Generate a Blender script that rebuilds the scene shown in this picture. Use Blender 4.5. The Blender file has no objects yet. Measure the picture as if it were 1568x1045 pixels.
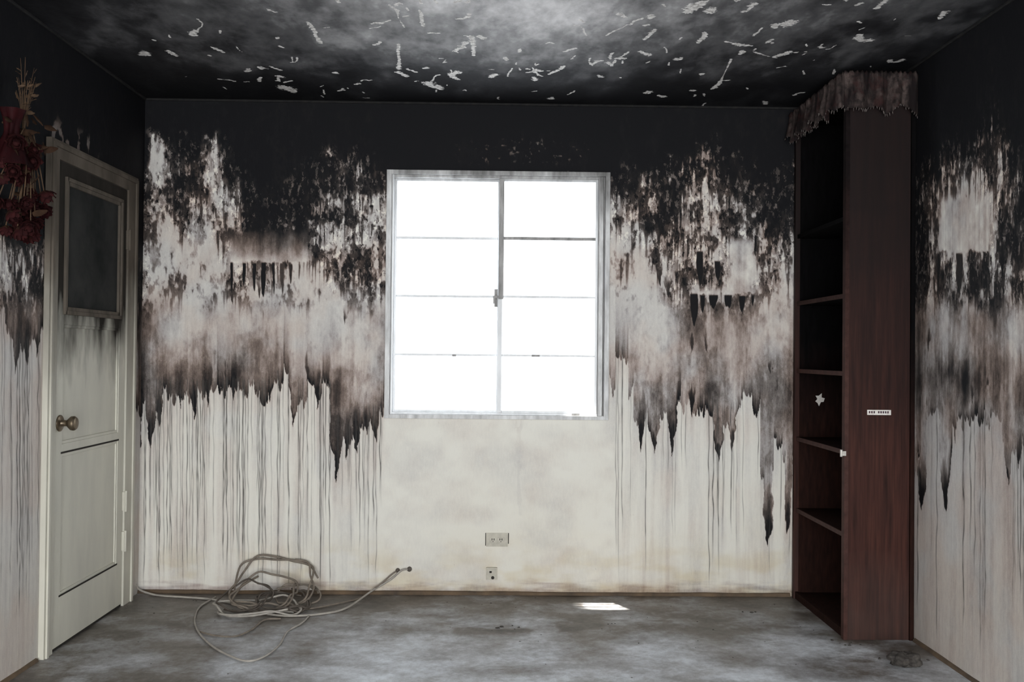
import bpy, bmesh, numpy as np, random
from math import *
from mathutils import Vector, Matrix
random.seed(7); RNG=np.random.RandomState(11)
SC=bpy.context.scene
try:
    SC.view_settings.view_transform='Standard'; SC.view_settings.look='None'
except Exception as e: print(e)

# ---------------------------------------------------------------- room (metres)
CZ=1.2246; D=4.8756; XL=-1.7861; XR=1.8203; XC=1.5207; CD=0.74; H=2.5; YB=-1.2
WX0,WX1,WZ0,WZ1=-0.5585,0.5757,0.8905,2.1504
YAW,PIT,ROL,F=0.0172,0.0129,0.0097,1468.77   # fitted camera, F in px of a 1568 px wide frame

def survey_np(x,y,z):
    """where a room point was seen in the reference (used to carry survey notes onto the walls)"""
    vx,vy,vz=x,y,z-CZ
    a=vx*cos(YAW)-vy*sin(YAW); b=vx*sin(YAW)+vy*cos(YAW)
    y2=b*cos(PIT)+vz*sin(PIT); z2=-b*sin(PIT)+vz*cos(PIT)
    y2=np.maximum(y2,0.4)
    p=a/y2*F; q=-z2/y2*F
    return 784+p*cos(ROL)-q*sin(ROL), 522.5+p*sin(ROL)+q*cos(ROL)
def ray(u,v):
    du,dv=(u-784)/F,(v-522.5)/F
    a=du*cos(ROL)+dv*sin(ROL); b=-du*sin(ROL)+dv*cos(ROL)
    y2,z2=1.0,-b
    yy=y2*cos(PIT)-z2*sin(PIT); zz=y2*sin(PIT)+z2*cos(PIT)
    return Vector((a*cos(YAW)+yy*sin(YAW), -a*sin(YAW)+yy*cos(YAW), zz))
def on_floor(u,v,h=0.0):
    r=ray(u,v); t=(h-CZ)/r.z; return Vector((r.x*t,r.y*t,h))
def on_y(u,v,y):
    r=ray(u,v); t=y/r.y; return Vector((r.x*t,y,CZ+r.z*t))

# ---------------------------------------------------------------- numpy noise
def vnoise(x,y,seed):
    rs=np.random.RandomState(seed); T=rs.rand(256,256)
    xi=np.floor(x).astype(int); yi=np.floor(y).astype(int)
    fx=x-xi; fy=y-yi; fx=fx*fx*(3-2*fx); fy=fy*fy*(3-2*fy)
    a=T[xi&255,yi&255]; b=T[(xi+1)&255,yi&255]; c=T[xi&255,(yi+1)&255]; d=T[(xi+1)&255,(yi+1)&255]
    return (a*(1-fx)+b*fx)*(1-fy)+(c*(1-fx)+d*fx)*fy
def fbm(x,y,seed,oct=4,gain=0.5):
    s=0;amp=1;tot=0
    for i in range(oct):
        s=s+amp*vnoise(x*2**i+i*17.3,y*2**i+i*9.1,seed+i); tot+=amp; amp*=gain
    return s/tot
def zn(n):
    return (n-n.mean())/(n.std()+1e-6)
def sst(a,b,x):
    t=np.clip((x-a)/(b-a),0,1); return t*t*(3-2*t)
def cellrand(ci,seed):
    T=np.random.RandomState(seed).rand(1024); return T[ci.astype(int)&1023]
def gridint(cols,rows,vals,u,v):
    cols=np.array(cols,float); rows=np.array(rows,float); vals=np.array(vals,float)
    u=np.clip(u,cols[0],cols[-1]-1e-3); v=np.clip(v,rows[0],rows[-1]-1e-3)
    i=np.clip(np.searchsorted(cols,u,side='right')-1,0,len(cols)-2)
    j=np.clip(np.searchsorted(rows,v,side='right')-1,0,len(rows)-2)
    fu=(u-cols[i])/(cols[i+1]-cols[i]); fv=(v-rows[j])/(rows[j+1]-rows[j])
    fu=fu*fu*(3-2*fu)
    return (vals[j,i]*(1-fu)+vals[j,i+1]*fu)*(1-fv)+(vals[j+1,i]*(1-fu)+vals[j+1,i+1]*fu)*fv

def soot_field(pu,pv,mu,mv,cols,rows,vals,L,spikes,inner,soft,ticks,lines,seed,lineend=905,grey=.012):
    """arrays [nz(top->bottom), nx].  returns dark,line,warm,peel"""
    w1=(fbm(mu/18,mv/30,seed+1)-.5)*26; w2=(fbm(mu/12,mv/26,seed+5)-.5)*44
    g=gridint(cols,rows,vals,pu+w1,pv+w2)/9.0
    ns=zn(fbm(mu/9,mv/60,seed+10,3)); nb=zn(fbm(mu/19,mv/26,seed+20,5,.62)); nf=zn(fbm(mu/4,mv/7,seed+30,3,.6))
    n2=zn(fbm(mu/11,mv/21,seed+34,5,.65)); n3=zn(fbm(mu/5,mv/30,seed+38,3,.6))
    n=(ns*.40+nb*.80+nf*.34)
    mot=1/(1+np.exp(-((g-.50)*10+n*2.0)*3.0))
    mot=np.where(g>.93,1-(1-mot)*.3,mot)
    dx1=zn(vnoise(mu[0]/2.2,mu[0]*0,seed+40))
    decay=np.clip(.060+.04*dx1,.014,.25)*(mv[1,0]-mv[0,0])
    acc=mot[0].copy(); run=np.empty_like(mot)
    for r in range(mot.shape[0]):
        acc=np.maximum(mot[r],acc-decay); run[r]=acc
    mot=np.maximum(mot,sst(.25,.8,run)*.85)
    zone=np.maximum(1-sst(430,500,pv)*.88,.12)
    # scorched brown film between bare plaster and black soot
    film=1/(1+np.exp(-((g-.40)*8+n2*1.6+nf*.5)*2.8))
    light=.115+.14*g+.025*nb+.025*ns+film*(.24+.05*n3)
    dv=np.clip(.60+.42*g+.06*n2,0,1)
    d_mot=light*(1-mot)+np.maximum(dv,light)*mot
    strk=zn(fbm(mu/6,mv/160,seed+50,3)); strw=zn(fbm(mu/17,mv/110,seed+54,2))
    d_sm=g*.74+.07+(.055*strk+.09*strw)*(.25+1.5*g)+.012*nf+.025*nb
    d=d_sm*(1-zone)+d_mot*zone
    d=np.where(g>.95,np.maximum(d,.94+.03*nf),d)
    peel=zone*sst(.2,.4,g)*(1-sst(.88,.99,g))
    Lu=np.array([p[0] for p in L],float); Lv=np.array([p[1] for p in L],float)
    c1=pu/12+ (vnoise(mu/20,mv*0,seed+59)-.5)*1.9; f1=c1-np.floor(c1)-.5; c1=np.floor(c1)
    c2=pu/4.6+(vnoise(mu/9,mv*0,seed+58)-.5)*1.4; f2=c2-np.floor(c2)-.5; c2=np.floor(c2)
    wu=(fbm(mu/7,mv/16,seed+63,3)-.5)*8
    base=np.interp(pu-f1*12,Lu,Lv)+(cellrand(c1,seed+60)-.55)*30-(2*np.abs(f1))**2*9+(cellrand(c2,seed+61)-.5)*20-(2*np.abs(f2))**2*7
    top=base.copy(); spk=np.zeros_like(d); rs=np.random.RandomState(seed+77)
    for (su,sv,sw) in spikes:
        fade=rs.uniform(45,150); am=rs.uniform(.85,1.0); sk=rs.uniform(-.25,.25); po=rs.uniform(.8,1.15); sl=rs.uniform(2.8,4.2)
        hh=(pu+wu*.8-su)/(sw*.5); hh=np.where(hh>0,hh*(1+sk),hh*(1-sk)); hh=np.clip(hh,-1,1)
        tip=sv-np.abs(hh)**po*sw*sl+(cellrand(c2,seed+66)-.5)*10*np.abs(hh)
        tip=np.where(np.abs(hh)<1,tip,-1e3)
        top=np.maximum(top,tip)
        inside=sst(0,2.5,tip-pv)*(1-sst(20,fade,sv-pv+6*n3))*(1-np.abs(hh)**5)*am
        spk=np.maximum(spk,inside)
    for (su,sv,sw) in inner:
        hh=np.clip((pu+wu-su)/(sw*.5),-1,1); tip=sv-np.abs(hh)**.9*sw*2.4
        tip=np.where(np.abs(hh)<1,tip,-1e3)
        inside=sst(0,6,tip-pv)*(1-sst(8,55,sv-pv+8*n3))*(1-np.abs(hh)**2)
        d=np.maximum(d,inside*.78)
    e=top-pv
    inz=sst(-1.0,1.0,e)
    ea=np.clip(.35+.75*cellrand(c1,seed+71)+.35*(cellrand(c2,seed+72)-.5),0,1)
    edge=np.exp(-np.clip(e,0,400)/(9+34*cellrand(c1,seed+70)+8*cellrand(c2,seed+73)))*ea
    edge=np.where(e>0,edge,0)
    d=np.maximum(d,(.12+edge*.92)*inz); d=np.maximum(d,spk*.97)
    below=grey+.022*np.clip(strk,-1,2)+.03*np.clip(strw,0,2)+.07*np.exp(-np.clip(-e,0,900)/50)
    d=d*inz+below*(1-inz); peel=peel*inz
    for (x0,x1,y0,y1,v0,v1) in soft:
        tt=np.clip((pv-y0)/(y1-y0),0,1)
        m=sst(0,9,pu+wu*1.5-x0+3*ns)*sst(0,9,x1-pu-wu*1.5+3*ns)*sst(0,14,pv-y0+2*nb)*sst(0,3,y1-pv+1.5*nf)
        d=d*(1-m)+(v0+(v1-v0)*tt+.05*nb+.04*strk)*m; peel=peel*(1-m)
    for (x0,x1,y0,y1,val) in ticks:
        c=(x0+x1)/2; hw=(x1-x0)/2
        tt=np.clip((pv-y0)/(y1-y0),0,1)
        m=sst(0,1.6,hw*(1-.75*tt**3)-np.abs(pu+wu*.4-c))*sst(-2,2,pv-y0)*sst(-3,3,y1+(nf*3)-pv)
        d=np.maximum(d,val*m); peel=peel*(1-m)
    line=np.zeros_like(d)
    rs=np.random.RandomState(seed+80)
    for (nlines,l0,l1) in lines:
      for i in range(nlines):
        lu=rs.uniform(l0,l1); st=np.interp(lu,Lu,Lv)-30; 
        en=st+rs.uniform(.2,1.15)**.6*(lineend-st); amp=rs.uniform(.4,1.15); sg=rs.uniform(.5,.85)
        sel=np.where(np.abs(pu[0]-lu)<14)[0]
        if len(sel)==0: continue
        P=pv[:,sel]; wig=(vnoise(P/30+lu,P*0,seed+90)-.5)*2.2
        A=np.exp(-((pu[:,sel]-lu+wig)/sg)**2)*amp*sst(st,st+10,P)*(1-sst(en-60,en,P))*(.5+.75*vnoise(P/14,P*0+lu,seed+91))
        line[:,sel]=np.maximum(line[:,sel],A)
    warm=sst(.25,.7,fbm(mu/40,mv/50,seed+95,3))
    return np.clip(d,0,1),np.clip(line,0,1),warm,peel

# ---------------------------------------------------------------- materials
def mat_new(name):
    m=bpy.data.materials.new(name); m.use_nodes=True; nt=m.node_tree; nt.nodes.clear()
    out=nt.nodes.new('ShaderNodeOutputMaterial'); b=nt.nodes.new('ShaderNodeBsdfPrincipled')
    nt.links.new(b.outputs[0],out.inputs[0]); return m,nt,b
class NT:
    def __init__(s,nt): s.nt=nt
    def n(s,t,**k):
        x=s.nt.nodes.new(t)
        for a,b in k.items(): setattr(x,a,b)
        return x
    def l(s,a,b): s.nt.links.new(a,b)
    def val(s,sock,v):
        if hasattr(v,'is_linked') or hasattr(v,'links'): s.l(v,sock)
        else: sock.default_value=v
    def math(s,op,a,b=0.0,clamp=False):
        x=s.n('ShaderNodeMath',operation=op,use_clamp=clamp); s.val(x.inputs[0],a); s.val(x.inputs[1],b); return x.outputs[0]
    def mix(s,f,a,b,bt='MIX'):
        x=s.n('ShaderNodeMix',data_type='RGBA',blend_type=bt); s.val(x.inputs[0],f)
        s.val(x.inputs[6],a if not isinstance(a,tuple) else (*a,1)[:4]); s.val(x.inputs[7],b if not isinstance(b,tuple) else (*b,1)[:4]); return x.outputs[2]
    def attr(s,name):
        return s.n('ShaderNodeAttribute',attribute_name=name).outputs['Fac']
    def noise(s,scale=(1,1,1),sc=10,det=4,rough=.55):
        tc=s.n('ShaderNodeTexCoord'); mp=s.n('ShaderNodeMapping'); mp.inputs['Scale'].default_value=scale
        s.l(tc.outputs['Object'],mp.inputs[0]); nz=s.n('ShaderNodeTexNoise'); nz.inputs['Scale'].default_value=sc
        nz.inputs['Detail'].default_value=det; nz.inputs['Roughness'].default_value=rough; s.l(mp.outputs[0],nz.inputs[0]); return nz.outputs['Fac']
    def ramp(s,f,stops):
        r=s.n('ShaderNodeValToRGB'); el=r.color_ramp.elements
        while len(el)<len(stops): el.new(.5)
        for e,(p,c) in zip(el,stops): e.position=p; e.color=(*c,1)
        s.l(f,r.inputs[0]); return r.outputs[0]
    def rng(s,f,a,b,c,d):
        x=s.n('ShaderNodeMapRange'); s.l(f,x.inputs[0])
        for i,v in enumerate((a,b,c,d)): x.inputs[i+1].default_value=v
        return x.outputs[0]
    def bump(s,h,st,dist,bsdf):
        x=s.n('ShaderNodeBump'); x.inputs['Strength'].default_value=st; x.inputs['Distance'].default_value=dist
        s.l(h,x.inputs['Height']); s.l(x.outputs[0],bsdf.inputs['Normal'])
    def z(s):
        g=s.n('ShaderNodeNewGeometry'); sp=s.n('ShaderNodeSeparateXYZ'); s.l(g.outputs['Position'],sp.inputs[0]); return sp.outputs

def soot_wall_mat():
    m,nt,b=mat_new('sooty_plaster'); N=NT(nt)
    d=N.attr('dark'); ln=N.attr('line'); wm=N.attr('warm'); stn=N.attr('stain'); pl=N.attr('peel')
    f1=N.noise((1,1,.3),80,5,.65); f2=N.noise((1,1,1),220,3,.6)
    fa=N.noise((1,1,.55),42,7,.68); fb_=N.noise((1.15,1.1,.62),47,7,.68)
    mid=N.math('MULTIPLY',d,N.math('SUBTRACT',1.0,d))
    k=N.math('MULTIPLY',N.math('SUBTRACT',f1,.5),N.math('ADD',N.math('MULTIPLY',mid,1.0),.05))
    k2=N.math('MULTIPLY',N.math('SUBTRACT',f2,.5),N.math('ADD',N.math('MULTIPLY',mid,.6),.03))
    dd=N.math('ADD',N.math('ADD',d,k),k2)
    # crisp blisters: lifted pale flakes and stuck black crumbs, only in the peeling band
    lf=N.math('MULTIPLY',N.rng(fa,.555,.580,0,.30),pl); bf=N.math('MULTIPLY',N.rng(fb_,.565,.59,0,.34),pl)
    dd=N.math('ADD',N.math('SUBTRACT',dd,lf),bf,True)
    col=N.ramp(dd,[(0,(.72,.70,.635)),(.12,(.56,.54,.51)),(.26,(.40,.375,.365)),(.46,(.185,.163,.152)),(.66,(.060,.051,.047)),(.86,(.011,.0108,.0118)),(1,(.006,.006,.0073))])
    wf=N.math('MULTIPLY',N.math('MULTIPLY',wm,mid),3.0,True)
    col=N.mix(wf,col,N.mix(1.0,col,(1.0,.82,.72),'MULTIPLY'))
    col=N.mix(N.math('MULTIPLY',stn,.75,True),col,N.mix(1.0,col,(.84,.74,.56),'MULTIPLY'))
    col=N.mix(N.math('MULTIPLY',ln,.95,True),col,(.06,.056,.052))
    N.l(col,b.inputs['Base Color'])
    b.inputs['Roughness'].default_value=.7; b.inputs['Specular IOR Level'].default_value=.12
    h=N.math('ADD',N.math('MULTIPLY',dd,-.6),N.math('MULTIPLY',f1,.4))
    N.bump(h,.4,.006,b); return m
def simple(name,c1,c2,sc=20,stretch=(1,1,1),rough=.6,bump=.15,bd=.003,det=5,sootz=None,metal=0,spec=.3):
    m,nt,b=mat_new(name); N=NT(nt); f=N.noise(stretch,sc,det,.6)
    f_=N.rng(f,.3,.7,0,1); col=N.mix(f_,c1,c2)
    b.inputs['Roughness'].default_value=rough; b.inputs['Specular IOR Level'].default_value=spec
    if sootz:
        z0,z1,cs=sootz; P=N.z(); n2=N.noise((1,1,.3),9,4,.6)
        zz=N.math('ADD',P[2],N.math('MULTIPLY',N.math('SUBTRACT',n2,.5),.55))
        t=N.rng(zz,z0,z1,0,1); cs2=tuple(c*.45 for c in cs); col=N.mix(t,col,N.mix(f_,cs,cs2))
        N.l(N.rng(t,0,1,rough,.9),b.inputs['Roughness']); N.l(N.rng(t,0,1,spec,.04),b.inputs['Specular IOR Level'])
    N.l(col,b.inputs['Base Color']); b.inputs['Metallic'].default_value=metal
    if bump: N.bump(f,bump,bd,b)
    return m

# ---------------------------------------------------------------- mesh helpers
def link(o):
    SC.collection.objects.link(o); return o
def grid_obj(name,P,attrs,mat,hole=None):
    """P: [nr,nc,3]"""
    nr,nc=P.shape[:2]; co=P.reshape(-1,3)
    idx=np.arange(nr*nc).reshape(nr,nc)
    q=np.stack([idx[:-1,:-1],idx[1:,:-1],idx[1:,1:],idx[:-1,1:]],-1).reshape(-1,4)
    if hole is not None:
        c=co[q].mean(1); keep=~hole(c); q=q[keep]
        used=np.zeros(len(co),bool); used[q.ravel()]=True; re=np.cumsum(used)-1
        co=co[used]; q=re[q]
    else: used=np.ones(len(co),bool)
    me=bpy.data.meshes.new(name); me.vertices.add(len(co)); me.vertices.foreach_set('co',co.astype(np.float32).ravel())
    me.loops.add(q.size); me.loops.foreach_set('vertex_index',q.astype(np.int32).ravel())
    me.polygons.add(len(q)); me.polygons.foreach_set('loop_start',np.arange(0,q.size,4,dtype=np.int32))
    try: me.polygons.foreach_set('loop_total',np.full(len(q),4,dtype=np.int32))
    except Exception: pass
    me.update(calc_edges=True)
    for k,a in attrs.items():
        at=me.attributes.new(k,'FLOAT','POINT'); at.data.foreach_set('value',a.reshape(-1)[used].astype(np.float32))
    me.materials.append(mat); me.validate()
    return link(bpy.data.objects.new(name,me))
class MB:
    def __init__(s): s.v=[];s.f=[];s.m=[];s.sm=[]
    def add(s,vs,fs,mi=0,smooth=False):
        o=len(s.v); s.v+= [tuple(x) for x in vs]
        for f in fs: s.f.append(tuple(o+i for i in f)); s.m.append(mi); s.sm.append(smooth)
    def box(s,x0,x1,y0,y1,z0,z1,mi=0,M=None):
        vs=[Vector((x,y,z)) for x in(x0,x1) for y in(y0,y1) for z in(z0,z1)]
        if M: vs=[M@v for v in vs]
        s.add(vs,[(0,1,3,2),(4,6,7,5),(0,4,5,1),(2,3,7,6),(0,2,6,4),(1,5,7,3)],mi)
    def lathe(s,c,ax,prof,mi=0,seg=24):
        ax=Vector(ax).normalized(); t=ax.orthogonal().normalized(); b=ax.cross(t); c=Vector(c); vs=[];fs=[]
        for (h,r) in prof:
            for i in range(seg):
                a=2*pi*i/seg; vs.append(c+ax*h+(t*cos(a)+b*sin(a))*r)
        for j in range(len(prof)-1):
            for i in range(seg):
                k=(i+1)%seg; fs.append((j*seg+i,j*seg+k,(j+1)*seg+k,(j+1)*seg+i))
        fs.append(tuple(range(seg))[::-1]); fs.append(tuple((len(prof)-1)*seg+i for i in range(seg)))
        s.add(vs,fs,mi,True)
    def tube(s,pts,r,mi=0,seg=8,sub=6,taper=None):
        P=[Vector(p) for p in pts]; Q=[]
        if sub>1 and len(P)>2:
            E=[P[0]*2-P[1]]+P+[P[-1]*2-P[-2]]
            for i in range(1,len(E)-2):
                for k in range(sub):
                    t=k/sub; a,b,c,d=E[i-1],E[i],E[i+1],E[i+2]
                    Q.append(.5*((2*b)+(c-a)*t+(2*a-5*b+4*c-d)*t*t+(-a+3*b-3*c+d)*t**3))
            Q.append(P[-1])
        else: Q=P
        vs=[];fs=[];t0=None; n=len(Q)
        T=(Q[1]-Q[0]).normalized(); u=T.orthogonal().normalized()
        for i,q in enumerate(Q):
            T=(Q[min(i+1,n-1)]-Q[max(i-1,0)]).normalized(); u=(u-T*u.dot(T)).normalized(); w=T.cross(u)
            rr=r*(1 if not taper else 1+(taper-1)*i/(n-1))
            for k in range(seg):
                a=2*pi*k/seg; vs.append(q+(u*cos(a)+w*sin(a))*rr)
        for i in range(n-1):
            for k in range(seg):
                l=(k+1)%seg; fs.append((i*seg+k,i*seg+l,(i+1)*seg+l,(i+1)*seg+k))
        fs.append(tuple(range(seg))[::-1]); fs.append(tuple((n-1)*seg+k for k in range(seg)))
        s.add(vs,fs,mi,True)
    def obj(s,name,mats,bevel=0):
        me=bpy.data.meshes.new(name); me.from_pydata(s.v,[],s.f)
        for m in mats: me.materials.append(m)
        me.polygons.foreach_set('material_index',s.m); me.polygons.foreach_set('use_smooth',s.sm)
        bm=bmesh.new(); bm.from_mesh(me); bmesh.ops.recalc_face_normals(bm,faces=bm.faces); bm.to_mesh(me); bm.free()
        o=link(bpy.data.objects.new(name,me))
        if bevel:
            md=o.modifiers.new('bevel','BEVEL'); md.width=bevel; md.segments=2; md.limit_method='ANGLE'
        return o

M_WALL=soot_wall_mat()
# ================================================================ BACK WALL
xs=np.arange(XL,XR+1e-6,.0022); zs=np.linspace(H,0,600)
X,Z=np.meshgrid(xs,zs); Y=np.full_like(X,D)
pu,pv=survey_np(X,Y,Z); mu=(X-XL)*301; mv=(H-Z)*301
cols=[210,240,270,300,330,360,390,420,450,480,510,540,570,598,640,700,760,820,900,936,970,1000,1030,1060,1090,1120,1150,1180,1212]
T=[(150,'99999999999999 99999 9999999999'),
(200,'99999999999999 99999 9999999999'),
(222,'92784999999999 98878 9999979999'),
(250,'91663899987777 98888 9998867998'),
(275,'73653499876666 99999 8657656778'),
(300,'64543388875554 33333 6546434668'),
(325,'53433398865544 33333 4466434567'),
(350,'52333398764454 33333 3355334466'),
(375,'52222377544443 33333 2345344354'),
(400,'52222333334443 33333 2134454242'),
(425,'52222433223443 33333 1123443232'),
(450,'42222322222333 33333 1113222332'),
(475,'42222222111232 33333 1113444422'),
(500,'42211211111123 33333 1112432312'),
(525,'43243232112113 33333 1112342222'),
(550,'54354443231224 33333 1222342333'),
(575,'65565644334334 33333 1334443443'),
(600,'66666655555444 33333 1455454444'),
(625,'66666666665555 11111 1455444434'),
(650,'66666666666655 11111 1455444334'),
(700,'66666666665555 11111 1455444334'),
(910,'33333333333333 11111 1333333334')]
rows=[t[0] for t in T]; vals=[[int(c) for c in t[1].replace(' ','')] for t in T]
L=[(205,640),(225,640),(234,606),(262,600),(290,606),(325,606),(350,602),(385,606),(415,606),(425,592),(440,592),(455,610),(470,606),(495,600),(506,610),(510,655),(533,680),(545,655),(560,645),(583,645),(586,650),(930,650),
 (936,600),(941,548),(955,558),(966,600),(972,650),(1000,650),(1034,650),(1040,624),(1070,622),(1092,630),(1110,645),(1132,640),(1138,618),(1158,618),(1166,720),(1182,735),(1188,690),(1212,730)]
spk=[(213,700,8),(230,688,13),(243,655,11),(277,628,12),(297,646,20),(318,628,18),(358,614,12),(414,618,14),(450,655,17),(486,628,16),(515,741,20),(531,706,16),(546,695,14),(562,668,12),(575,682,14),
 (982,694,16),(1003,696,18),(1030,700,18),(1060,640,14),(1100,710,15),(1121,695,28),(1176,838,14),(1206,820,10)]
inner=[(268,345,14),(355,470,9),(398,462,12),(530,500,14),(1010,445,28),(1022,462,16),(1060,545,14),(1082,545,24),(1180,578,14),(345,590,30),(470,590,20)]
soft=[(346,476,346,403,.92,.17),(1108,1158,362,449,.24,.14),(1058,1166,436,451,.22,.16)]
tk=[(352,358,402,454,.95),(370,377,403,440,.95),(385,393,403,448,.9),(399,408,402,458,.95),(416,422,402,455,.85),(428,436,403,452,.7),(442,448,404,438,.8),(456,461,404,430,.6),
 (1056,1070,450,500,.92),(1071,1080,452,480,.95),(1085,1100,452,473,.97),(1108,1122,452,474,.93),(1130,1142,453,478,.95),(1150,1156,452,470,.9),(1066,1078,385,436,.9),(1094,1104,400,432,.9),(1154,1160,360,395,.9)]
dark,line,warm,peel=soot_field(pu,pv,mu,mv,cols,rows,vals,L,spk,inner,soft,tk,[(110,220,584),(30,942,1212)],100,grey=.03)
aw=(pu>575)&(pu<948)&(pv<262)
fl=zn(fbm(mu/6,mv/5,777,4,.6)); dark=np.where(aw,np.clip(np.maximum(dark,.9)+.06-.40*sst(.8,2.2,fl)*sst(205,222,pv)*(1-sst(245,258,pv))*sst(680,720,pu)*(1-sst(890,925,pu)),0,1),dark)
bw=sst(583,592,pu)*(1-sst(936,944,pu))*sst(600,640,pv)
dark=dark*(1-bw)+bw*np.clip(.03+.02*zn(fbm(mu/40,mv/30,55,3))+.03*np.exp(-((pu-795)/7)**2)*(pv<790)*(fbm(mu/5,mv/30,57,2)>.4),0,.2)
peel=peel*(1-bw)*(~aw)
sk=zn(fbm(mu/2.6,mv/2.6,58,2)); dark=np.clip(dark+.3*sst(2.75,3.1,sk)*(pv>560),0,1)
stain=np.clip(sst(800,905,pv)*sst(.35,.75,fbm(mu/60,mv/25,66,4))*.9+sst(560,800,pu)*sst(650,900,pv)*.35*fbm(mu/50,mv/50,67,3),0,1)
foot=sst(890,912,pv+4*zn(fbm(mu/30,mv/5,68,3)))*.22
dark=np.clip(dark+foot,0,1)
P=np.stack([X,Y,Z],-1)
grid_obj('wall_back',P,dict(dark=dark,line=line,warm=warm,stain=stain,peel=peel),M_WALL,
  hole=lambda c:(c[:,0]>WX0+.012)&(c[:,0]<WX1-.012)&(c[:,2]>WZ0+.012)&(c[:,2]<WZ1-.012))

# ================================================================ RIGHT WALL
ys=np.concatenate([np.arange(D,3.1,-.003),np.linspace(3.05,YB,30)]); zs=np.linspace(H,0,460)
Yg,Z=np.meshgrid(ys,zs); X=np.full_like(Yg,XR)
pu,pv=survey_np(X,Yg,Z); mu=(D-Yg)*301; mv=(H-Z)*301
pu=np.clip(pu,0,1640); 
cols=[1395,1430,1460,1490,1520,1550,1575]
T=[(60,'9999999'),(200,'9999899'),(225,'9988589'),(250,'9754469'),(275,'8532459'),(300,'8411348'),(325,'8311367'),(350,'8310354'),(375,'7411354'),
(400,'7355564'),(425,'7356653'),(450,'7346753'),(475,'8333543'),(500,'8323433'),(525,'7333343'),(550,'6444444'),(575,'6578544'),(600,'5456554'),(650,'4332343'),(700,'4221243'),(750,'3111132'),(980,'2111111')]
rows=[t[0] for t in T]; vals=[[int(c) for c in t[1]] for t in T]
L=[(1395,740),(1408,740),(1415,660),(1440,650),(1455,690),(1460,655),(1480,650),(1500,650),(1530,660),(1545,700),(1560,690),(1640,720)]
spk=[(1411,783,12),(1449,786,18),(1543,745,18),(1560,720,12)]
inner=[(1490,624,30),(1512,602,16),(1422,545,20),(1530,480,14),(1478,600,16)]
soft=[(1438,1518,300,386,.20,.14)]
tk=[(1434,1440,388,470,.85),(1463,1475,388,450,.8)]
dark,line,warm,peel=soot_field(pu,pv,mu,mv,cols,rows,vals,L,spk,inner,soft,tk,[(26,1405,1600)],500,lineend=1000,grey=.15)
stain=.3*sst(700,950,pv)*fbm(mu/50,mv/40,71,3)
grid_obj('wall_right',np.stack([X,Yg,Z],-1),dict(dark=dark,line=line,warm=warm,stain=stain,peel=peel),M_WALL)
# ================================================================ LEFT WALL
X=np.full_like(Yg,XL); pu,pv=survey_np(X,Yg,Z); pu=np.clip(pu,-80,400)
cols=[-20,0,20,40,60,90,205]
T=[(60,'9999999'),(300,'9999999'),(350,'8888799'),(372,'4457699'),(400,'2232488'),(425,'3354588'),(450,'6655677'),(475,'5566677'),(500,'6677677'),(530,'3277576'),(600,'3366565'),(1000,'2222222')]
rows=[t[0] for t in T]; vals=[[int(c) for c in t[1]] for t in T]
L=[(-80,490),(10,492),(16,535),(30,545),(46,540),(55,505),(62,500),(150,560),(200,640),(215,640)]
spk=[(25,574,20),(42,562,17),(57,548,12),(-10,560,20)]
dark,line,warm,peel=soot_field(pu,pv,mu,mv,cols,rows,vals,L,spk,[],[],[],[(30,-40,64)],700,lineend=1020,grey=.12)
wz=(fbm(mu/10,mv/14,720,4)); fleck=sst(.60,.68,wz)*sst(1.98,2.08,Z)*(1-sst(2.12,2.2,Z))*sst(3.7,3.9,Yg)*(1-sst(4.2,4.4,Yg))
dark=np.clip(dark-.45*fleck,0,1)
grid_obj('wall_left',np.stack([X,Yg,Z],-1)[:, ::-1],{k:a[:, ::-1] for k,a in dict(dark=dark,line=line,warm=warm,stain=stain*.8,peel=peel).items()},M_WALL)

# ================================================================ CEILING
m,nt,b=mat_new('sooty_ceiling'); N=NT(nt)
d=N.attr('dark'); fk=N.attr('fleck'); f1=N.noise((1,.6,1),12,8,.72); f2=N.noise((1,1,1),60,6,.72)
dd=N.math('ADD',d,N.math('MULTIPLY',N.math('SUBTRACT',f1,.5),.50),True)
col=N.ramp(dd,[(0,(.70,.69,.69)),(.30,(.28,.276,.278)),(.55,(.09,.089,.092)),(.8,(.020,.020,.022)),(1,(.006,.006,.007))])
ff=N.math('ADD',fk,N.math('MULTIPLY',N.math('SUBTRACT',f2,.5),1.9)); ff=N.rng(ff,.48,.60,0,1)
ff=N.math('MULTIPLY',ff,N.rng(fk,.02,.10,0,1))
col=N.mix(ff,col,N.mix(N.rng(f2,.35,.65,0,1),(.30,.28,.265),(.85,.83,.80)))
N.l(col,b.inputs['Base Color']); b.inputs['Roughness'].default_value=.62; b.inputs['Specular IOR Level'].default_value=.15
N.bump(N.math('ADD',f2,N.math('MULTIPLY',ff,.8)),.35,.005,b); M_CEIL=m
xs=np.arange(XL,XR+.004,.0045); ys=np.concatenate([np.arange(D,3.1,-.006),np.linspace(3.05,YB,20)])
X,Yg=np.meshgrid(xs,ys); Z=np.full_like(X,H); pu,pv=survey_np(X,Yg,Z)
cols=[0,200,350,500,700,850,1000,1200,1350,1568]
T=[(-60,'9743112457'),(0,'9753113568'),(30,'9753224568'),(60,'9764345678'),(90,'9876556779'),(115,'9998887889'),(140,'9999999999'),(175,'9999999999')]  # soot density, with the ceiling sheen painted in as a paler front centre
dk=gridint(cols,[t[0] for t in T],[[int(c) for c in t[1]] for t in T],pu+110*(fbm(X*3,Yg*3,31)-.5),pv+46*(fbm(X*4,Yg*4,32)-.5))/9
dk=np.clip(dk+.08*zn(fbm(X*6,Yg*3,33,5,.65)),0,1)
fk=np.zeros_like(X); rs=np.random.RandomState(8)
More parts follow.
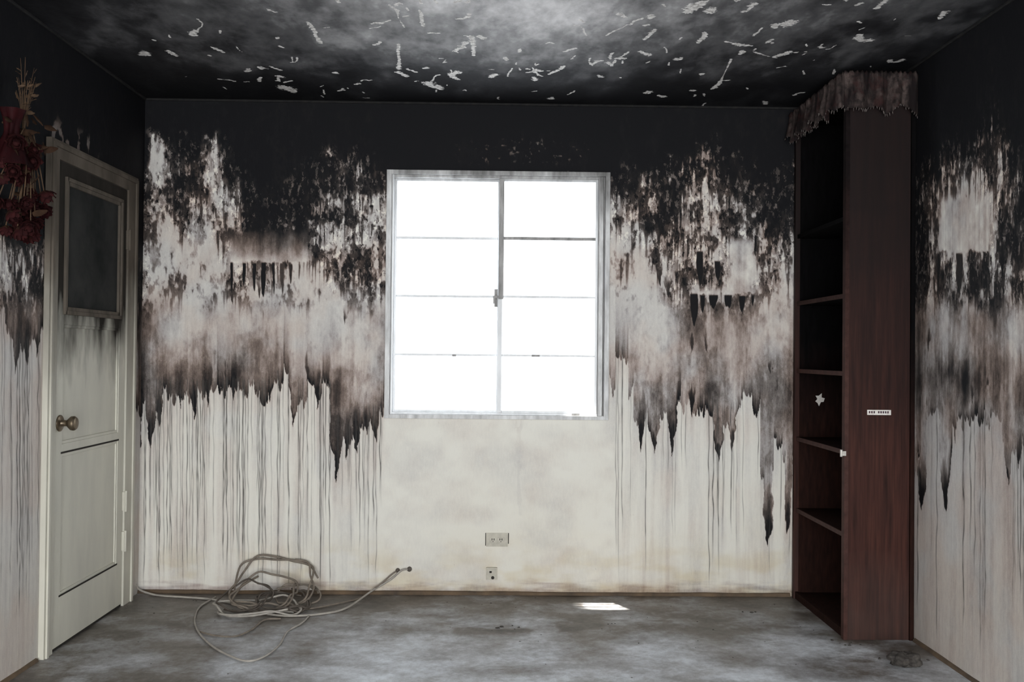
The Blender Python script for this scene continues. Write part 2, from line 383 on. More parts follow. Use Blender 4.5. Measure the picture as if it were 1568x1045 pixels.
def stamp(pts,rad):
    for (a,b),r0,(c,e),r1 in zip(pts[:-1],rad[:-1],pts[1:],rad[1:]):
        ix=np.where((xs>min(a,c)-.08)&(xs<max(a,c)+.08))[0]; iy=np.where((ys>min(b,e)-.09)&(ys<max(b,e)+.09))[0]
        if len(ix)==0 or len(iy)==0: continue
        xx,yy=np.meshgrid(xs[ix],ys[iy]); dx,dy=c-a,e-b; t=np.clip(((xx-a)*dx+(yy-b)*dy)/(dx*dx+dy*dy+1e-9),0,1)
        dist=np.hypot(xx-a-t*dx,yy-b-t*dy); r=r0+(r1-r0)*t
        w=np.clip(1-dist/(2*r),0,1)
        sl=np.ix_(iy,ix); fk[sl]=np.maximum(fk[sl],w)
clus=[(rs.uniform(XL+.4,XR-.2),D-rs.uniform(.1,1.5)) for _ in range(22)]
for i in range(210):
    if rs.rand()<.6:
        c=clus[rs.randint(22)]; x=c[0]+rs.normal(0,.13); y=c[1]+rs.normal(0,.12)
    else: x=rs.uniform(XL+.25,XR-.12); y=D-rs.uniform(.05,1.6)
    if y>D-.05: continue
    if x<-.8 and rs.rand()<.3: continue
    n=rs.choice([1,1,1,2,3,4]); a=rs.uniform(0,2*pi); l=rs.uniform(.006,.024); pts=[(x,y)]
    for k in range(n):
        a+=rs.uniform(-.9,.9); pts.append((pts[-1][0]+cos(a)*l,pts[-1][1]+sin(a)*l*2.0))
    r=.0035+.011*rs.rand()**2*(2.2 if rs.rand()<.3 else 1); stamp(pts,[r*rs.uniform(.5,1.3) for _ in pts])
for (u,v,du,dv,n) in [(600,5,6,12,3),(612,70,0,12,3),(1118,90,-6,12,4),(722,55,0,14,2),(470,35,8,10,3),(1150,80,12,2,3),(320,72,12,3,2),(410,104,12,2,2),(985,28,-10,6,2)]:
    pts=[]
    for k in range(n+1):
        r=ray(u+du*k+rs.uniform(-4,4),v+dv*k+rs.uniform(-3,3)); t=(H-CZ)/r.z; pts.append((r.x*t,r.y*t))
    stamp(pts,[rs.uniform(.002,.012) for _ in pts])
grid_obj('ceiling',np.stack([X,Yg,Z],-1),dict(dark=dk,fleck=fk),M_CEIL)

# ================================================================ FLOOR
m,nt,b=mat_new('dirty_concrete'); N=NT(nt)
g=N.attr('pale'); f1=N.noise((1,1,1),3.6,8,.66); f2=N.noise((1,1,1),30,7,.78); f3=N.noise((1,1,1),150,3,.6)
t=N.math('ADD',N.math('ADD',g,N.math('MULTIPLY',N.math('SUBTRACT',f1,.5),1.0)),N.math('MULTIPLY',N.math('SUBTRACT',f2,.5),.75),True)
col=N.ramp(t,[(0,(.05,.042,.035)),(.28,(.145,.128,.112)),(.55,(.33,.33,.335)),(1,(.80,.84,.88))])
sp=N.rng(f3,.66,.72,0,.7); col=N.mix(sp,col,(.03,.03,.03))
N.l(col,b.inputs['Base Color']); N.l(N.rng(f1,.3,.7,.28,.60),b.inputs['Roughness']); b.inputs['Specular IOR Level'].default_value=.5
N.bump(N.math('ADD',f2,N.math('MULTIPLY',f3,.4)),.4,.004,b)
xs=np.arange(XL,XR+.008,.012); ys=np.concatenate([np.arange(D,3.1,-.012),np.linspace(3.05,YB,20)])
X,Yg=np.meshgrid(xs,ys); Z=np.zeros_like(X); pu,pv=survey_np(X,Yg,Z)
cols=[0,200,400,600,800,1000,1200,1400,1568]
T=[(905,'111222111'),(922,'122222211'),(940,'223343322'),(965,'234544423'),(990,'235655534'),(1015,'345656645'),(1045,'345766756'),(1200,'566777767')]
pale=gridint(cols,[t[0] for t in T],[[int(c) for c in t[1]] for t in T],pu+140*(fbm(X*3,Yg*3,41)-.5),pv+40*(fbm(X*4,Yg*6,42)-.5))/9  # dirt tones plus painted light: paler window reflection, dimmer left and back corners
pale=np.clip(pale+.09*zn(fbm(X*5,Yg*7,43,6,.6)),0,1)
for (u,v,sx,sy,a_) in [(790,963,.35,.11,.4),(640,938,.45,.05,.25),(470,925,.4,.08,.2),(1290,965,.25,.1,.3),(980,950,.3,.06,.2)]:
    c=on_floor(u,v); st_=np.exp(-(((X-c.x)/sx)**2+((Yg-c.y)/sy)**2))*sst(.42,.58,fbm(X*9,Yg*12,44,5)); pale=np.clip(pale-a_*st_,0,1)
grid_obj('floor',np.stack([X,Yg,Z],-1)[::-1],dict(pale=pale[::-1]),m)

# ================================================================ TRIM
M_RAW=simple('raw_plaster_edge',(.17,.115,.07),(.05,.04,.032),7,(1,1,1),.9,.3,.004)
M_BLK=simple('sooty_trim',(.010,.010,.011),(.022,.021,.02),30,rough=.8,spec=.1)
def strip(name,p0,p1,w,h,inward,z0,mat,seed):
    """slightly irregular strip along a wall foot"""
    p0=Vector(p0);p1=Vector(p1);n=int((p1-p0).length/.03); inw=Vector(inward); rs=random.Random(seed); vs=[];fs=[]; a_=1;b_=1
    for i in range(n+1):
        a_=min(1.12,max(.85,a_+rs.uniform(-.06,.06))); b_=min(1.15,max(.8,b_+rs.uniform(-.06,.06)))
        c=p0.lerp(p1,i/n); hh=h*a_; ww=w*b_
        vs+= [c+Vector((0,0,z0)),c+Vector((0,0,z0+hh)),c+inw*ww*.7+Vector((0,0,z0+hh*.8)),c+inw*ww+Vector((0,0,z0))]
    for i in range(n):
        for k in range(4):
            l=(k+1)%4; fs.append((i*4+k,i*4+l,i*4+4+l,i*4+4+k))
    fs+=[(0,1,2,3),(n*4+3,n*4+2,n*4+1,n*4)]
    b_=MB(); b_.add(vs,fs); return b_.obj(name,[mat])
strip('baseboard_back',(XL,D,0),(XC-.01,D,0),.012,.018,(0,-1,0),0,M_RAW,1)
strip('baseboard_right',(XR,D-CD-.02,0),(XR,YB,0),.012,.014,(-1,0,0),0,M_RAW,2)
strip('baseboard_left',(XL,3.80,0),(XL,YB,0),.012,.014,(1,0,0),0,M_RAW,3)
b_=MB(); b_.box(XL,XR,D-.010,D,H-.012,H); b_.obj('trim_1',[M_BLK],.003)
b_=MB(); b_.box(XL,XL+.010,YB,D-.011,H-.012,H); b_.obj('trim_2',[M_BLK],.003)
b_=MB(); b_.box(XR-.010,XR,YB,D-.011,H-.012,H); b_.obj('trim_3',[M_BLK],.003)

# ================================================================ WINDOW
M_FR=simple('sooty_window_paint',(.70,.70,.695),(.36,.355,.35),30,(1,1,.25),.45,.1,sootz=(1.95,2.3,(.10,.095,.09)))
M_SASH=simple('aluminium_sash',(.78,.79,.80),(.58,.59,.60),25,(1,1,.2),.4,.05,sootz=(1.85,2.45,(.22,.215,.21)))
M_DK=simple('dark_sash_soot',(.16,.155,.15),(.38,.37,.36),40,(1,1,.2),.5,.1)
mg,nt,b=mat_new('thin_window_glass'); nt.nodes.remove(b); N=NT(nt); tr=N.n('ShaderNodeBsdfTransparent'); gl=N.n('ShaderNodeBsdfGlossy'); gl.inputs['Roughness'].default_value=.05
mx=N.n('ShaderNodeMixShader'); mx.inputs[0].default_value=.04; N.l(tr.outputs[0],mx.inputs[1]); N.l(gl.outputs[0],mx.inputs[2]); N.l(mx.outputs[0],[n for n in nt.nodes if n.type=='OUTPUT_MATERIAL'][0].inputs[0])
w=MB(); y0,y1=D-.022,D+.05
w.box(WX0,WX0+.024,y0,y1,WZ0,WZ1); w.box(WX1-.024,WX1,y0,y1,WZ0,WZ1); w.box(WX0+.024,WX1-.024,y0,y1,WZ1-.022,WZ1); w.box(WX0+.024,WX1-.024,y0,y1,WZ0,WZ0+.020)
w.box(WX0+.0245,WX0+.028,D-.012,y1,WZ0+.020,WZ1-.022,2)
w.box(WX0+.028,WX0+.036,D-.008,y1,WZ0+.020,WZ1-.022,1); w.box(WX1-.054,WX1-.032,D-.010,y1-.002,WZ0+.020,WZ1-.022,0); w.box(WX1-.030,WX1-.026,D-.014,y1-.002,WZ0+.020,WZ1-.022,2); w.box(WX1-.058,WX1-.0545,D-.014,y1-.002,WZ0+.020,WZ1-.022,2)
w.box(WX0+.036,WX1-.058,D-.006,y1,WZ1-.036,WZ1-.0225,0); w.box(WX0+.036,WX1-.058,D-.006,y1,WZ0+.0205,WZ0+.030,1)
def sash(x0,x1,ya,yb,left):
    z0,z1=WZ0+.030,WZ1-.036; t=.012
    w.box(x0,x0+t,ya,yb,z0,z1,1); w.box(x1-t,x1,ya,yb,z0,z1,1); w.box(x0+t,x1-t,ya,yb,z1-t,z1,1); w.box(x0+t,x1-t,ya,yb,z0,z0+t,1)
    for i,zz in enumerate((1.811,1.513,1.214)):
        h=(.0065,.0060,.0055)[i] if (i or left) else .008
        w.box(x0+t,x1-t,ya+.002,yb-.006,zz-h,zz+h,1 if (i or left) else 2)
    w.box(x0+t,x1-t,yb-.004,yb-.002,z0+t,z1-t,3)
sash(WX0+.037,.018,D+.022,D+.040,True); sash(.012,WX1-.059,D-.002,D+.016,False)
w.box(.012,.038,D-.010,D-.0025,1.50,WZ1-.040,2); w.box(.010,.032,D-.008,D-.0025,WZ0+.032,1.50,1); w.box(.0325,.0355,D-.006,D-.0025,WZ0+.032,1.50,0)
w.box(-.008,.008,D-.012,D+.012,1.46,1.55,2); w.lathe((0,D-.012,1.51),(0,-1,0),[(0,.012),(.008,.012),(.012,.006)],2,16); w.box(-.014,-.004,D-.026,D-.014,1.475,1.515,2)
w.box(.185,.225,D-.008,D-.002,1.208,1.220,2); w.box(.39,.43,D-.014,D-.004,WZ0+.021,WZ0+.033,2); w.box(-.22,-.20,D+.018,D+.022,1.206,1.216,2)
w.obj('window_1',[M_FR,M_SASH,M_DK,mg],.0012)

# ================================================================ DOOR (left wall)
M_DOOR=simple('sooty_door_paint',(.64,.62,.53),(.52,.505,.44),6,(1,1,.3),.55,.08,sootz=(1.10,1.42,(.042,.037,.032)),spec=.2)
M_CAS=simple('sooty_casing_paint',(.58,.56,.48),(.46,.44,.38),8,(1,1,.3),.55,.15,sootz=(.85,1.65,(.14,.118,.096)),spec=.2)
M_GLS=simple('sooted_door_glass',(.014,.015,.015),(.040,.040,.038),5,(1,1,1),.8,.05,spec=.05)
M_GRV=simple('painted_shadow_gap',(.03,.028,.025),(.05,.045,.04),30,rough=.9,spec=.05)  # near-black colour standing in for shade in door recesses and gaps; also outlet slots
M_BRASS=simple('tarnished_brass',(.22,.17,.11),(.12,.10,.08),60,rough=.38,metal=.85,bump=.05)
M_MLD=simple('sooty_moulding',(.14,.118,.096),(.055,.048,.040),12,(1,1,.3),.8,.15,spec=.05)
Y1,Y2=3.8175,4.7396; DHt=2.066; x=XL
dr=MB()
cw1=.075; cw2=.115; hd=.075
dr.box(x,x+.022,Y1,Y1+cw1,0,DHt,1); dr.box(x+.022,x+.030,Y1+.012,Y1+.03,0,DHt-.012,1)
dr.box(x,x+.022,Y2-cw2,Y2,0,DHt,1); dr.box(x+.022,x+.030,Y2-.034,Y2-.012,0,DHt-.012,1)
dr.box(x,x+.022,Y1+cw1,Y2-cw2,DHt-hd,DHt,1); dr.box(x+.022,x+.030,Y1+.03,Y2-.034,DHt-.03,DHt-.012,1)
a,bb=Y1+cw1+.004,Y2-cw2-.004; zt=DHt-hd-.004; zb=.012
xf=x+.014
st=.07
dr.box(x+.001,x+.004,a,bb,zb,zt,0)
dr.box(x+.004,xf,a,a+st,zb,zt,0); dr.box(x+.004,xf,bb-st,bb,zb,zt,0)
rails=[(zb,.215),(.795,.835),(1.325,1.375),(1.925,zt)]
for r0,r1 in rails: dr.box(x+.004,xf,a+st,bb-st,r0,r1,0)
dr.box(xf,xf+.0015,a+st-.01,bb-st+.01,.795,.803,3); dr.box(xf,xf+.0015,a+st-.01,bb-st+.01,.210,.218,3)  # thin dark strips: L-shaped recess shadow of the panels, put in as colour
dr.box(x+.004,x+.0055,bb-st-.012,bb-st,.22,.79,3)
ga,gb,gz0,gz1=a+st,bb-st,1.375,1.925
dr.box(x+.004,x+.008,ga,gb,gz0,gz1,2)
for s_ in (0,1):
    q=.016; o=xf+.010-.005*s_; k=s_*.016
    dr.box(x+.008,o,ga+k-.008,ga+k+q-.008,gz0+k-.008,gz1-k+.008,5); dr.box(x+.008,o,gb-k-q+.008,gb-k+.008,gz0+k-.008,gz1-k+.008,5)
    dr.box(x+.008,o,ga+k,gb-k,gz1-k-q+.008,gz1-k+.008,5); dr.box(x+.008,o,ga+k,gb-k,gz0+k-.008,gz0+k+q-.008,5)
for z0,z1 in ((.215,.795),(.835,1.325)):
    q=.012
    dr.box(x+.004,xf-.003,ga,ga+q,z0,z1,0); dr.box(x+.004,xf-.003,gb-q,gb,z0,z1,0); dr.box(x+.004,xf-.003,ga+q,gb-q,z1-q,z1,0); dr.box(x+.004,xf-.003,ga+q,gb-q,z0,z0+q,0)
dr.box(x+.001,x+.012,Y1+cw1,a,zb,zt,3); dr.box(x+.001,x+.012,bb,Y2-cw2,zb,zt,3); dr.box(x+.001,x+.012,a,bb,0,zb,3); dr.box(x+.001,x+.012,a,bb,zt,DHt-hd,3)
kz=.922; ky=a+.045
dr.lathe((xf,ky,kz),(1,0,0),[(0,.034),(.004,.034),(.008,.028),(.010,.014),(.030,.012),(.038,.020),(.048,.029),(.060,.030),(.068,.024),(.071,.008)],4,28)
for hz in (.50,.31,1.75):
    dr.box(x+.012,x+.026,bb-.006,bb+.012,hz-.045,hz+.045,1); dr.lathe((x+.028,bb+.003,hz-.05),(0,0,1),[(0,.006),(.1,.006)],1,12)
dr.obj('door_1',[M_DOOR,M_CAS,M_GLS,M_GRV,M_BRASS,M_MLD],.0015)

# ================================================================ BOOKCASE
m,nt,b=mat_new('scorched_mahogany'); N=NT(nt); f=N.noise((14,14,.9),3.0,6,.6); f2=N.noise((40,40,1.5),4,3,.6); f3=N.noise((1,1,1),2.2,4,.6); Pz=N.z()
col=N.mix(N.rng(f,.3,.7,0,1),(.019,.0075,.006),(.064,.0235,.0165)); col=N.mix(N.rng(f2,.4,.7,0,.5),col,(.016,.007,.006))
zz=N.math('ADD',Pz[2],N.math('MULTIPLY',N.math('SUBTRACT',f3,.5),.8)); col=N.mix(N.rng(zz,.7,1.9,0,.90),col,(.0080,.0056,.0056))
dust=N.rng(zz,.0,.35,.30,0); col=N.mix(dust,col,(.08,.058,.050))
vor=N.n('ShaderNodeTexVoronoi'); tc=N.n('ShaderNodeTexCoord'); vor.inputs['Scale'].default_value=1.9; N.l(tc.outputs['Object'],vor.inputs[0])
kn=N.rng(vor.outputs['Distance'],.03,.07,.35,0); col=N.mix(kn,col,(.022,.009,.006))
N.l(col,b.inputs['Base Color']); b.inputs['Roughness'].default_value=.6; b.inputs['Specular IOR Level'].default_value=.12; N.bump(f,.12,.002,b); M_WOOD=m
M_WDK=simple('scorched_shelf_wood',(.026,.011,.008),(.012,.006,.005),12,(6,6,1),.8,.1,sootz=(.7,1.3,(.004,.0037,.004)),spec=.05)
M_EDGE=simple('worn_shelf_edge',(.065,.030,.024),(.035,.016,.013),30,rough=.6,sootz=(1.1,2.0,(.012,.009,.009)),spec=.12)
M_PAP=simple('paper_scrap',(.72,.70,.66),(.55,.50,.46),60,rough=.8)
M_INK=simple('printed_ink',(.03,.03,.05),(.08,.03,.03),200,rough=.8)
M_MET=simple('dull_metal',(.6,.58,.54),(.4,.38,.35),50,rough=.4,metal=.6)
yf=D-CD; xr=XR-.003; yb_=D-.018; bk=MB()
bk.box(XC,xr,yf,yf+.022,.0,2.44,0)
bk.box(XC-.006,XC+.012,yf-.004,yf+.028,.0,2.44,2)
bk.box(xr-.018,xr,yf-.012,yf,.0,2.44,1)
bk.box(XC,xr,yb_-.02,yb_,.0,2.44,1)
bk.box(XC-.004,XC+.02,yb_-.024,yb_-.0,.0,2.44,0)
bk.box(xr-.008,xr,yf+.022,yb_-.02,.0,2.44,1)
bk.box(XC,xr-.008,yf+.022,yb_-.02,2.40,2.44,1)
bk.box(XC+.02,xr-.008,yf+.022,yb_-.02,.0,.03,1); bk.box(XC+.004,XC+.02,yf+.022,yb_-.02,.0,.035,1)
for z in (1.84,1.50,1.159,.815,.455):
    e_=1 if z>1.6 else 2
    bk.box(XC+.012,xr-.008,yf+.022,yb_-.02,z-.018,z,1); bk.box(XC+.006,XC+.012,yf+.022,yb_-.02,z-.019,z+.001,e_)
c=on_y(1255,612,yb_-.021)
star=[(.2,1.1),(.7,.55),(1.2,1.2),(1.9,.7),(2.5,1.1),(3.0,.5),(3.5,1.0),(4.1,.8),(4.6,1.25),(5.2,.55),(5.8,.95)]
bk.add([c+Vector((0,-.0016,0))]+[c+Vector((cos(a)*.024*r_,-.0015,sin(a)*.028*r_)) for a,r_ in star],[(0,1+i,1+(i+1)%11) for i in range(11)],3)
c=on_y(1346,632,yf); bk.box(c.x-.052,c.x+.052,yf-.0015,yf,c.z-.011,c.z+.011,3)
for i in range(9):
    if i in(3,): continue
    bk.box(c.x-.045+i*.010,c.x-.0385+i*.010,yf-.0022,yf-.0015,c.z-.004,c.z+.006,4)
bk.box(XC-.016,XC+.0,yf-.008,yf+.02,.795,.815,5); bk.lathe((XC-.016,yf+.005,.79),(0,0,1),[(0,.006),(.03,.006)],5,10)
bk.obj('bookcase',[M_WOOD,M_WDK,M_EDGE,M_PAP,M_INK,M_MET],.0015)
# valance
m,nt,b=mat_new('singed_curtain_cloth'); N=NT(nt); f=N.noise((7,7,1.6),3,4,.6); f2=N.noise((1,1,1),35,5,.6); f3=N.noise((1,1,1),12,3,.6)
col=N.mix(N.rng(f,.42,.64,0,1),(.011,.008,.008),(.085,.064,.058)); col=N.mix(N.rng(f3,.5,.6,0,.8),col,(.030,.013,.012)); col=N.mix(N.rng(f2,.42,.66,0,.88),col,(.011,.009,.009))
N.l(col,b.inputs['Base Color']); b.inputs['Roughness'].default_value=.9; b.inputs['Specular IOR Level'].default_value=.08; N.bump(f2,.3,.004,b)
path=[]; 
def seg_(p,q,n):
    for i in range(n): path.append(Vector(p).lerp(Vector(q),i/n))
seg_((XC-.014,D-.02,0),(XC-.014,yf-.016,0),150); seg_((XC-.014,yf-.016,0),(xr,yf-.016,0),70); path.append(Vector((xr,yf-.016,0)))
vs=[];n=len(path);rowsN=12; s=0
for i,p in enumerate(path):
    if i: s+=(p-path[i-1]).length
    nrm=Vector((-1,0,0)) if i<150 else Vector((0,-1,0))
    if 144<i<156: nrm=Vector((-1,-1,0)).normalized()
    ph=s*2*pi/.085+1.2*sin(s*13); ph2=s*2*pi/.021
    low=2.295+(.016*sin(s*2*pi/.12+.5)+.012*sin(s*41)); top=2.462
    if i<150: low+=.02
    for j in range(rowsN):
        t=j/(rowsN-1); zz=top+(low-top)*t
        amp=.004+.013*t; am2=.003*(1-t)
        off=.008+amp*(1+sin(ph+.8*t))+am2*sin(ph2)+(.008*exp(-((t-.12)/.05)**2))
        vs.append(p+nrm*off+Vector((0,0,zz+.003*sin(ph2+3*t))))
fs=[(i*rowsN+j,(i+1)*rowsN+j,(i+1)*rowsN+j+1,i*rowsN+j+1) for i in range(n-1) for j in range(rowsN-1)]
v_=MB(); v_.add(vs,fs,0,True)
for i in range(2,n-1,2):
    p=vs[i*rowsN+rowsN-1]; L_=random.uniform(.006,.014); v_.tube([p,p+Vector((random.uniform(-.003,.003),random.uniform(-.003,.003),-L_))],.0022,1,5,1,.3)
M_FRG=simple('cloth_fringe',(.20,.17,.155),(.06,.05,.047),30,rough=.9)
o=v_.obj('curtain_valance',[m,M_FRG]); md=o.modifiers.new('thick','SOLIDIFY'); md.thickness=.002

# ================================================================ OUTLETS
M_IV=simple('ivory_plastic',(.52,.49,.41),(.40,.37,.31),40,rough=.45,bump=.05)
c=on_y(761,827,D); o_=MB(); o_.box(c.x-.054,c.x+.054,D-.006,D,c.z-.034,c.z+.034,0)
for sx in (-.02,.02):
    o_.box(c.x+sx-.016,c.x+sx+.016,D-.009,D-.006,c.z-.014,c.z+.014,0)
    o_.box(c.x+sx-.007,c.x+sx-.003,D-.0098,D-.009,c.z-.002,c.z+.008,1); o_.box(c.x+sx+.003,c.x+sx+.007,D-.0098,D-.009,c.z-.002,c.z+.008,1); o_.box(c.x+sx-.002,c.x+sx+.002,D-.0098,D-.009,c.z-.010,c.z-.006,1)
o_.box(c.x+.056,c.x+.060,D-.003,D,c.z-.02,c.z+.034,1); o_.box(c.x-.059,c.x-.0555,D-.003,D,c.z-.03,c.z+.034,1)
o_.obj('wall_outlet',[M_IV,M_GRV],.001)
c=on_y(753,878,D); o_=MB(); o_.box(c.x-.027,c.x+.027,D-.016,D,c.z-.030,c.z+.030,0); o_.box(c.x-.022,c.x+.022,D-.020,D-.016,c.z-.006,c.z+.024,0); o_.lathe((c.x+.005,D-.0165,c.z-.020),(0,-1,0),[(0,.008),(.004,.008)],1,14)
o_.box(c.x-.012,c.x+.0,D-.0208,D-.020,c.z+.004,c.z+.014,1)
o_.obj('wall_phone_jack',[M_IV,M_GRV],.0015)

# ================================================================ CABLES
M_CB=simple('tan_cable',(.24,.20,.16),(.13,.11,.09),25,rough=.6)
M_CW=simple('pale_cable',(.42,.385,.34),(.28,.26,.23),25,rough=.5)
M_CK=simple('dark_cable',(.06,.05,.04),(.11,.09,.075),25,rough=.6)
cb=MB(); R=.0050; FZ=R+.001
def fl_(pts,h=FZ): return [on_floor(u,v,h) for u,v in pts]
def loop(cu,cv,ru,rv,turns,lift,r,mi,ph=0,tilt=0,seed=0):
    rs=random.Random(seed); pts=[]; n=int(14*turns)
    c=on_floor(cu,cv,0)
    for i in range(n+1):
        a=ph+2*pi*i/14; k=1+.10*sin(i*1.7+seed)
        X_=c.x+cos(a)*ru*k; s_=sin(a)*k; Y_=c.y+s_*rv; Z_=max(FZ,FZ+lift*max(0.0,s_*.5+.5)**1.3+.006*(i%5))
        pts.append((X_,min(Y_,D-.03),Z_))
    cb.tube(pts,r,mi,8,6)
loop(418,922,.20,.17,2.2,.17,R,0,.3,seed=1); loop(405,928,.15,.15,1.8,.10,R,0,2.0,seed=2); loop(432,932,.13,.12,2.1,.03,R,2,1.0,seed=3)
loop(375,930,.12,.13,1.6,.07,R*.9,2,4,seed=4); loop(395,938,.20,.12,1.4,.02,R,1,3.4,seed=5); loop(455,925,.11,.10,1.4,.05,R*.9,0,.5,seed=6)
lc=on_y(207,893,D-.02); cb.tube([lc,lc+Vector((.03,-.02,-.03))]+fl_([(240,912),(280,915),(320,918),(360,925),(400,935),(450,938)]),R,1,8,6)
h=on_y(627,872,D-.004); cb.tube(fl_([(400,940),(440,944),(490,941),(530,932)])+[on_y(570,905,D-.06),on_y(598,888,D-.03),on_y(615,874,D-.022),h],R,1,8,6)
h2=on_y(609,874,D-.004); cb.tube(fl_([(430,936),(480,932),(530,922),(555,915)])+[on_y(585,893,D-.03),on_y(600,880,D-.02),h2],R*.8,0,8,6)
cb.lathe(h+Vector((0,.004,0)),(0,-1,0),[(0,.012),(.012,.012),(.014,.008)],2,14); cb.lathe(h2+Vector((0,.004,0)),(0,-1,0),[(0,.011),(.012,.011)],2,14)
cb.tube(fl_([(330,915),(306,930),(298,950),(305,970),(325,990),(350,1004),(378,1013),(405,1006),(428,988),(440,968),(462,955),(473,944)]),R*.85,1,8,6)
cb.tube(fl_([(305,968),(330,974),(360,975),(385,965),(405,950),(430,948)]),R*.8,0,8,6)
cb.obj('cable_coil',[M_CB,M_CW,M_CK])

# ================================================================ DRIED ROSES
M_ROSE=simple('dried_rose_petal',(.042,.010,.010),(.012,.004,.0045),30,rough=.85,bump=.3,spec=.08)
M_STEM=simple('dried_stem',(.10,.058,.030),(.04,.024,.015),30,rough=.8)
M_LEAF=simple('dried_leaf',(.045,.025,.015),(.018,.010,.007),30,rough=.9,spec=.05)
M_RED=simple('red_wrapping',(.026,.003,.004),(.009,.002,.0025),14,rough=.7,bump=.4,bd=.01,spec=.1)
fb=MB(); rs=random.Random(12); CX,CY=-1.715,3.47
def petal(c,ax,side,L_,w,curl,mi):
    ax=ax.normalized(); sd=(side-ax*side.dot(ax)).normalized(); t2=ax.cross(sd); n=5; vs=[]
    for i in range(n):
        t=i/(n-1)
        for j in range(n):
            q=j/(n-1)*2-1; ww=w*sin(pi*min(.97,t*.75+.2))
            vs.append(c+ax*(L_*t)+sd*(curl*sin(t*2.2)+.25*w*(1-q*q)+curl*.5*t*t)+t2*(ww*q)+Vector((rs.uniform(-1,1),rs.uniform(-1,1),rs.uniform(-1,1)))*.0012)
    fb.add(vs,[(i*n+j,(i+1)*n+j,(i+1)*n+j+1,i*n+j+1) for i in range(n-1) for j in range(n-1)],mi,True)
def rose(c,ax,sz):
    ax=ax.normalized(); t=ax.orthogonal().normalized(); b2=ax.cross(t)
    fb.lathe(c-ax*.004,ax,[(0,sz*.12),(sz*.3,sz*.30),(sz*.75,sz*.28),(sz*.95,sz*.10)],0,10)
    for ring,(k,rr) in enumerate(((5,.25),(6,.42),(6,.55))):
        for i in range(k):
            a=2*pi*(i+.5*ring)/k+rs.uniform(-.2,.2); sd=t*cos(a)+b2*sin(a)
            petal(c+sd*sz*rr*.25,ax+sd*(.12+.25*ring),sd,sz*(1.05-.12*ring),sz*.38,sz*rr*.5,0)
    for i in range(4):
        a=i*pi/2; sd=t*cos(a)+b2*sin(a); petal(c-ax*.004,ax*.3+sd,sd,sz*.6,sz*.12,0,3)
knot=Vector((CX,CY+.02,2.02))
for i in range(38):
    z=rs.uniform(1.64,1.96); sp=.082*(1-((z-1.80)/.30)**2)+.01
    p=Vector((max(XL+.04,CX+rs.uniform(-.05,.06)),CY+rs.uniform(-1,1)*sp*1.5,z))
    ax=Vector((rs.uniform(-.2,.8),rs.uniform(-1,1)*.9,-rs.uniform(.1,1)))
    rose(p,ax,rs.uniform(.028,.042)); fb.tube([knot+Vector((rs.uniform(-.01,.01),rs.uniform(-.01,.01),0)),(knot+p)/2+Vector((.01,0,.02)),p],.0022,1,6,4)
for i in range(18):
    e=knot+Vector((rs.uniform(-.03,.04),rs.uniform(-.075,.09),rs.uniform(.12,.28))); fb.tube([knot-Vector((0,0,.03)),knot+(e-knot)*.4+Vector((0,0,.02)),e],.0022,1,6,4,.4)
    for k in range(3):
        q=knot.lerp(e,rs.uniform(.3,.95)); petal(q,Vector((rs.uniform(-1,1),rs.uniform(-1,1),rs.uniform(.2,1))),Vector((1,0,0)),.025,.005,.002,1)
for i in range(30):
    q=Vector((CX+rs.uniform(-.04,.07),CY+rs.uniform(-.11,.11),rs.uniform(1.7,2.06))); petal(q,Vector((rs.uniform(-.3,1),rs.uniform(-1,1),rs.uniform(-1,.5))),Vector((1,0,.2)),.05,.012,.006,3)
vs=[];nn=28
for j in range(8):
    t=j/7; 
    for i in range(nn):
        a=2*pi*i/nn; r_=.018+.045*abs(t-.35)**1.1*1.6+.008*sin(a*5+t*4)*(t+.3)+rs.uniform(-.002,.002)
        vs.append((max(XL+.008,CX+cos(a)*r_),CY-.06+sin(a)*r_*1.1,2.07-.20*t))
fb.add(vs,[(j*nn+i,j*nn+(i+1)%nn,(j+1)*nn+(i+1)%nn,(j+1)*nn+i) for j in range(7) for i in range(nn)],2,True)
fb.lathe((XL,CY+.01,2.04),(1,0,0),[(0,.004),(.06,.004),(.062,.007),(.066,.007)],1,10)
fb.obj('dried_rose_bouquet',[M_ROSE,M_STEM,M_RED,M_LEAF])

# ================================================================ DEBRIS
M_DB=simple('charred_debris',(.03,.026,.024),(.09,.08,.07),50,rough=.9)
db=MB(); rs=random.Random(4)
def chip(x,y,s,zh,mi):
    n=rs.randint(5,8); ang=sorted(rs.uniform(0,2*pi) for _ in range(n)); lo=[];hi=[]
    for a in ang:
        r_=s*rs.uniform(.5,1); lo.append(Vector((x+cos(a)*r_,y+sin(a)*r_,.0005))); hi.append(Vector((x+cos(a)*r_*.7,y+sin(a)*r_*.7,zh*rs.uniform(.6,1))))
    db.add(lo+hi,[tuple(range(n))[::-1],tuple(range(n,2*n))]+[(i,(i+1)%n,n+(i+1)%n,n+i) for i in range(n)],mi)
for i in range(90):
    x=rs.uniform(XL+.03,XC-.05); y=D-.03-abs(rs.gauss(0,.6))
    if y<2.6 or x<XL+.06: continue
    s=rs.uniform(.002,.006); chip(x,y,s,s*.4,0)
for (u,v,n,sp) in [(780,962,6,.035),(1385,1010,22,.045),(1290,985,9,.04),(1140,937,4,.03)]:
    c=on_floor(u,v)
    for i in range(n):
        x=c.x+rs.gauss(0,sp); y=c.y+rs.gauss(0,sp*.7)
        if y>D-.03 or x<XL+.05 or x>XR-.03 or (x>XC-.02 and y>yf-.02): continue
        s=rs.uniform(.005,.014); chip(x,y,s,s*.4,0)
db.obj('floor_debris',[M_DB,M_IV])
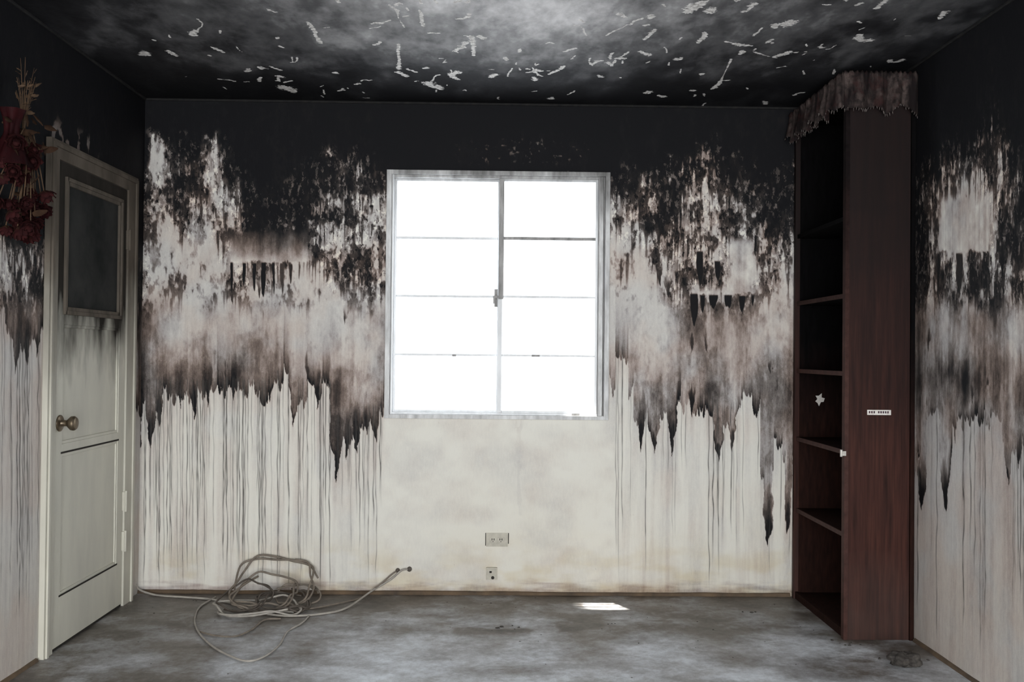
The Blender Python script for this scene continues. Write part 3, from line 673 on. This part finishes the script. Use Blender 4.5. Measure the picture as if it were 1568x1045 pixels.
c=on_floor(1385,1018); bm=bmesh.new(); bmesh.ops.create_icosphere(bm,subdivisions=5,radius=1)
from mathutils import noise as mn
for v in bm.verts:
    p=v.co.copy(); n=mn.fractal(p*1.3+Vector((3,1,2)),1,2,3); n2=mn.turbulence(p*2,2,True)
    r_=1+.35*n-.22*n2
    v.co=Vector((p.x*.075*r_,p.y*.055*r_,max(0,p.z*.040*r_+.014)))
me=bpy.data.meshes.new('burnt_rag'); bm.to_mesh(me); bm.free(); me.materials.append(M_DB); o=link(bpy.data.objects.new('burnt_rag',me)); o.location=(min(c.x,XR-.13),c.y,0.001); o.rotation_euler=(0,0,.6)
for p in me.polygons: p.use_smooth=True

# ================================================================ LIGHT
wd=bpy.data.worlds.new('overcast'); SC.world=wd; wd.use_nodes=True; bg=wd.node_tree.nodes['Background']; bg.inputs[0].default_value=(.88,.94,1,1); bg.inputs[1].default_value=5.0
def area(name,loc,rot,sx,sy,pw,col):
    l=bpy.data.lights.new(name,'AREA'); l.shape='RECTANGLE'; l.size=sx; l.size_y=sy; l.energy=pw; l.color=col
    o=link(bpy.data.objects.new(name,l)); o.location=loc; o.rotation_euler=rot; return o
area('added_fill_behind_camera',(0,-2.6,1.1),(radians(96),0,0),3.0,1.9,200,(1,.985,.955))  # unseen area lamp added behind the camera to brighten the interior
l=bpy.data.lights.new('sunbeam','SPOT'); l.energy=34000; l.spot_size=radians(2.5); l.spot_blend=1.0; l.shadow_soft_size=.04; l.color=(1,.98,.94)
o=link(bpy.data.objects.new('sunbeam',l)); o.location=(.02,5.72,7.0); tgt=Vector((.555,4.715,0)); o.rotation_euler=(tgt-o.location).to_track_quat('-Z','Y').to_euler()

# ================================================================ CAMERA
cam=bpy.data.cameras.new('camera'); cam.sensor_width=36; cam.lens=F/1568*36; cam.clip_start=.05
co=link(bpy.data.objects.new('camera',cam))
Fv=Vector((sin(YAW)*cos(PIT),cos(YAW)*cos(PIT),sin(PIT))); Rv=Vector((cos(YAW),-sin(YAW),0)); Uv=Rv.cross(Fv)
R2=Rv*cos(ROL)+Uv*sin(ROL); U2=-Rv*sin(ROL)+Uv*cos(ROL)
Mx=Matrix((R2,U2,-Fv)).transposed().to_4x4(); Mx.translation=Vector((0,0,CZ)); co.matrix_world=Mx
SC.camera=co
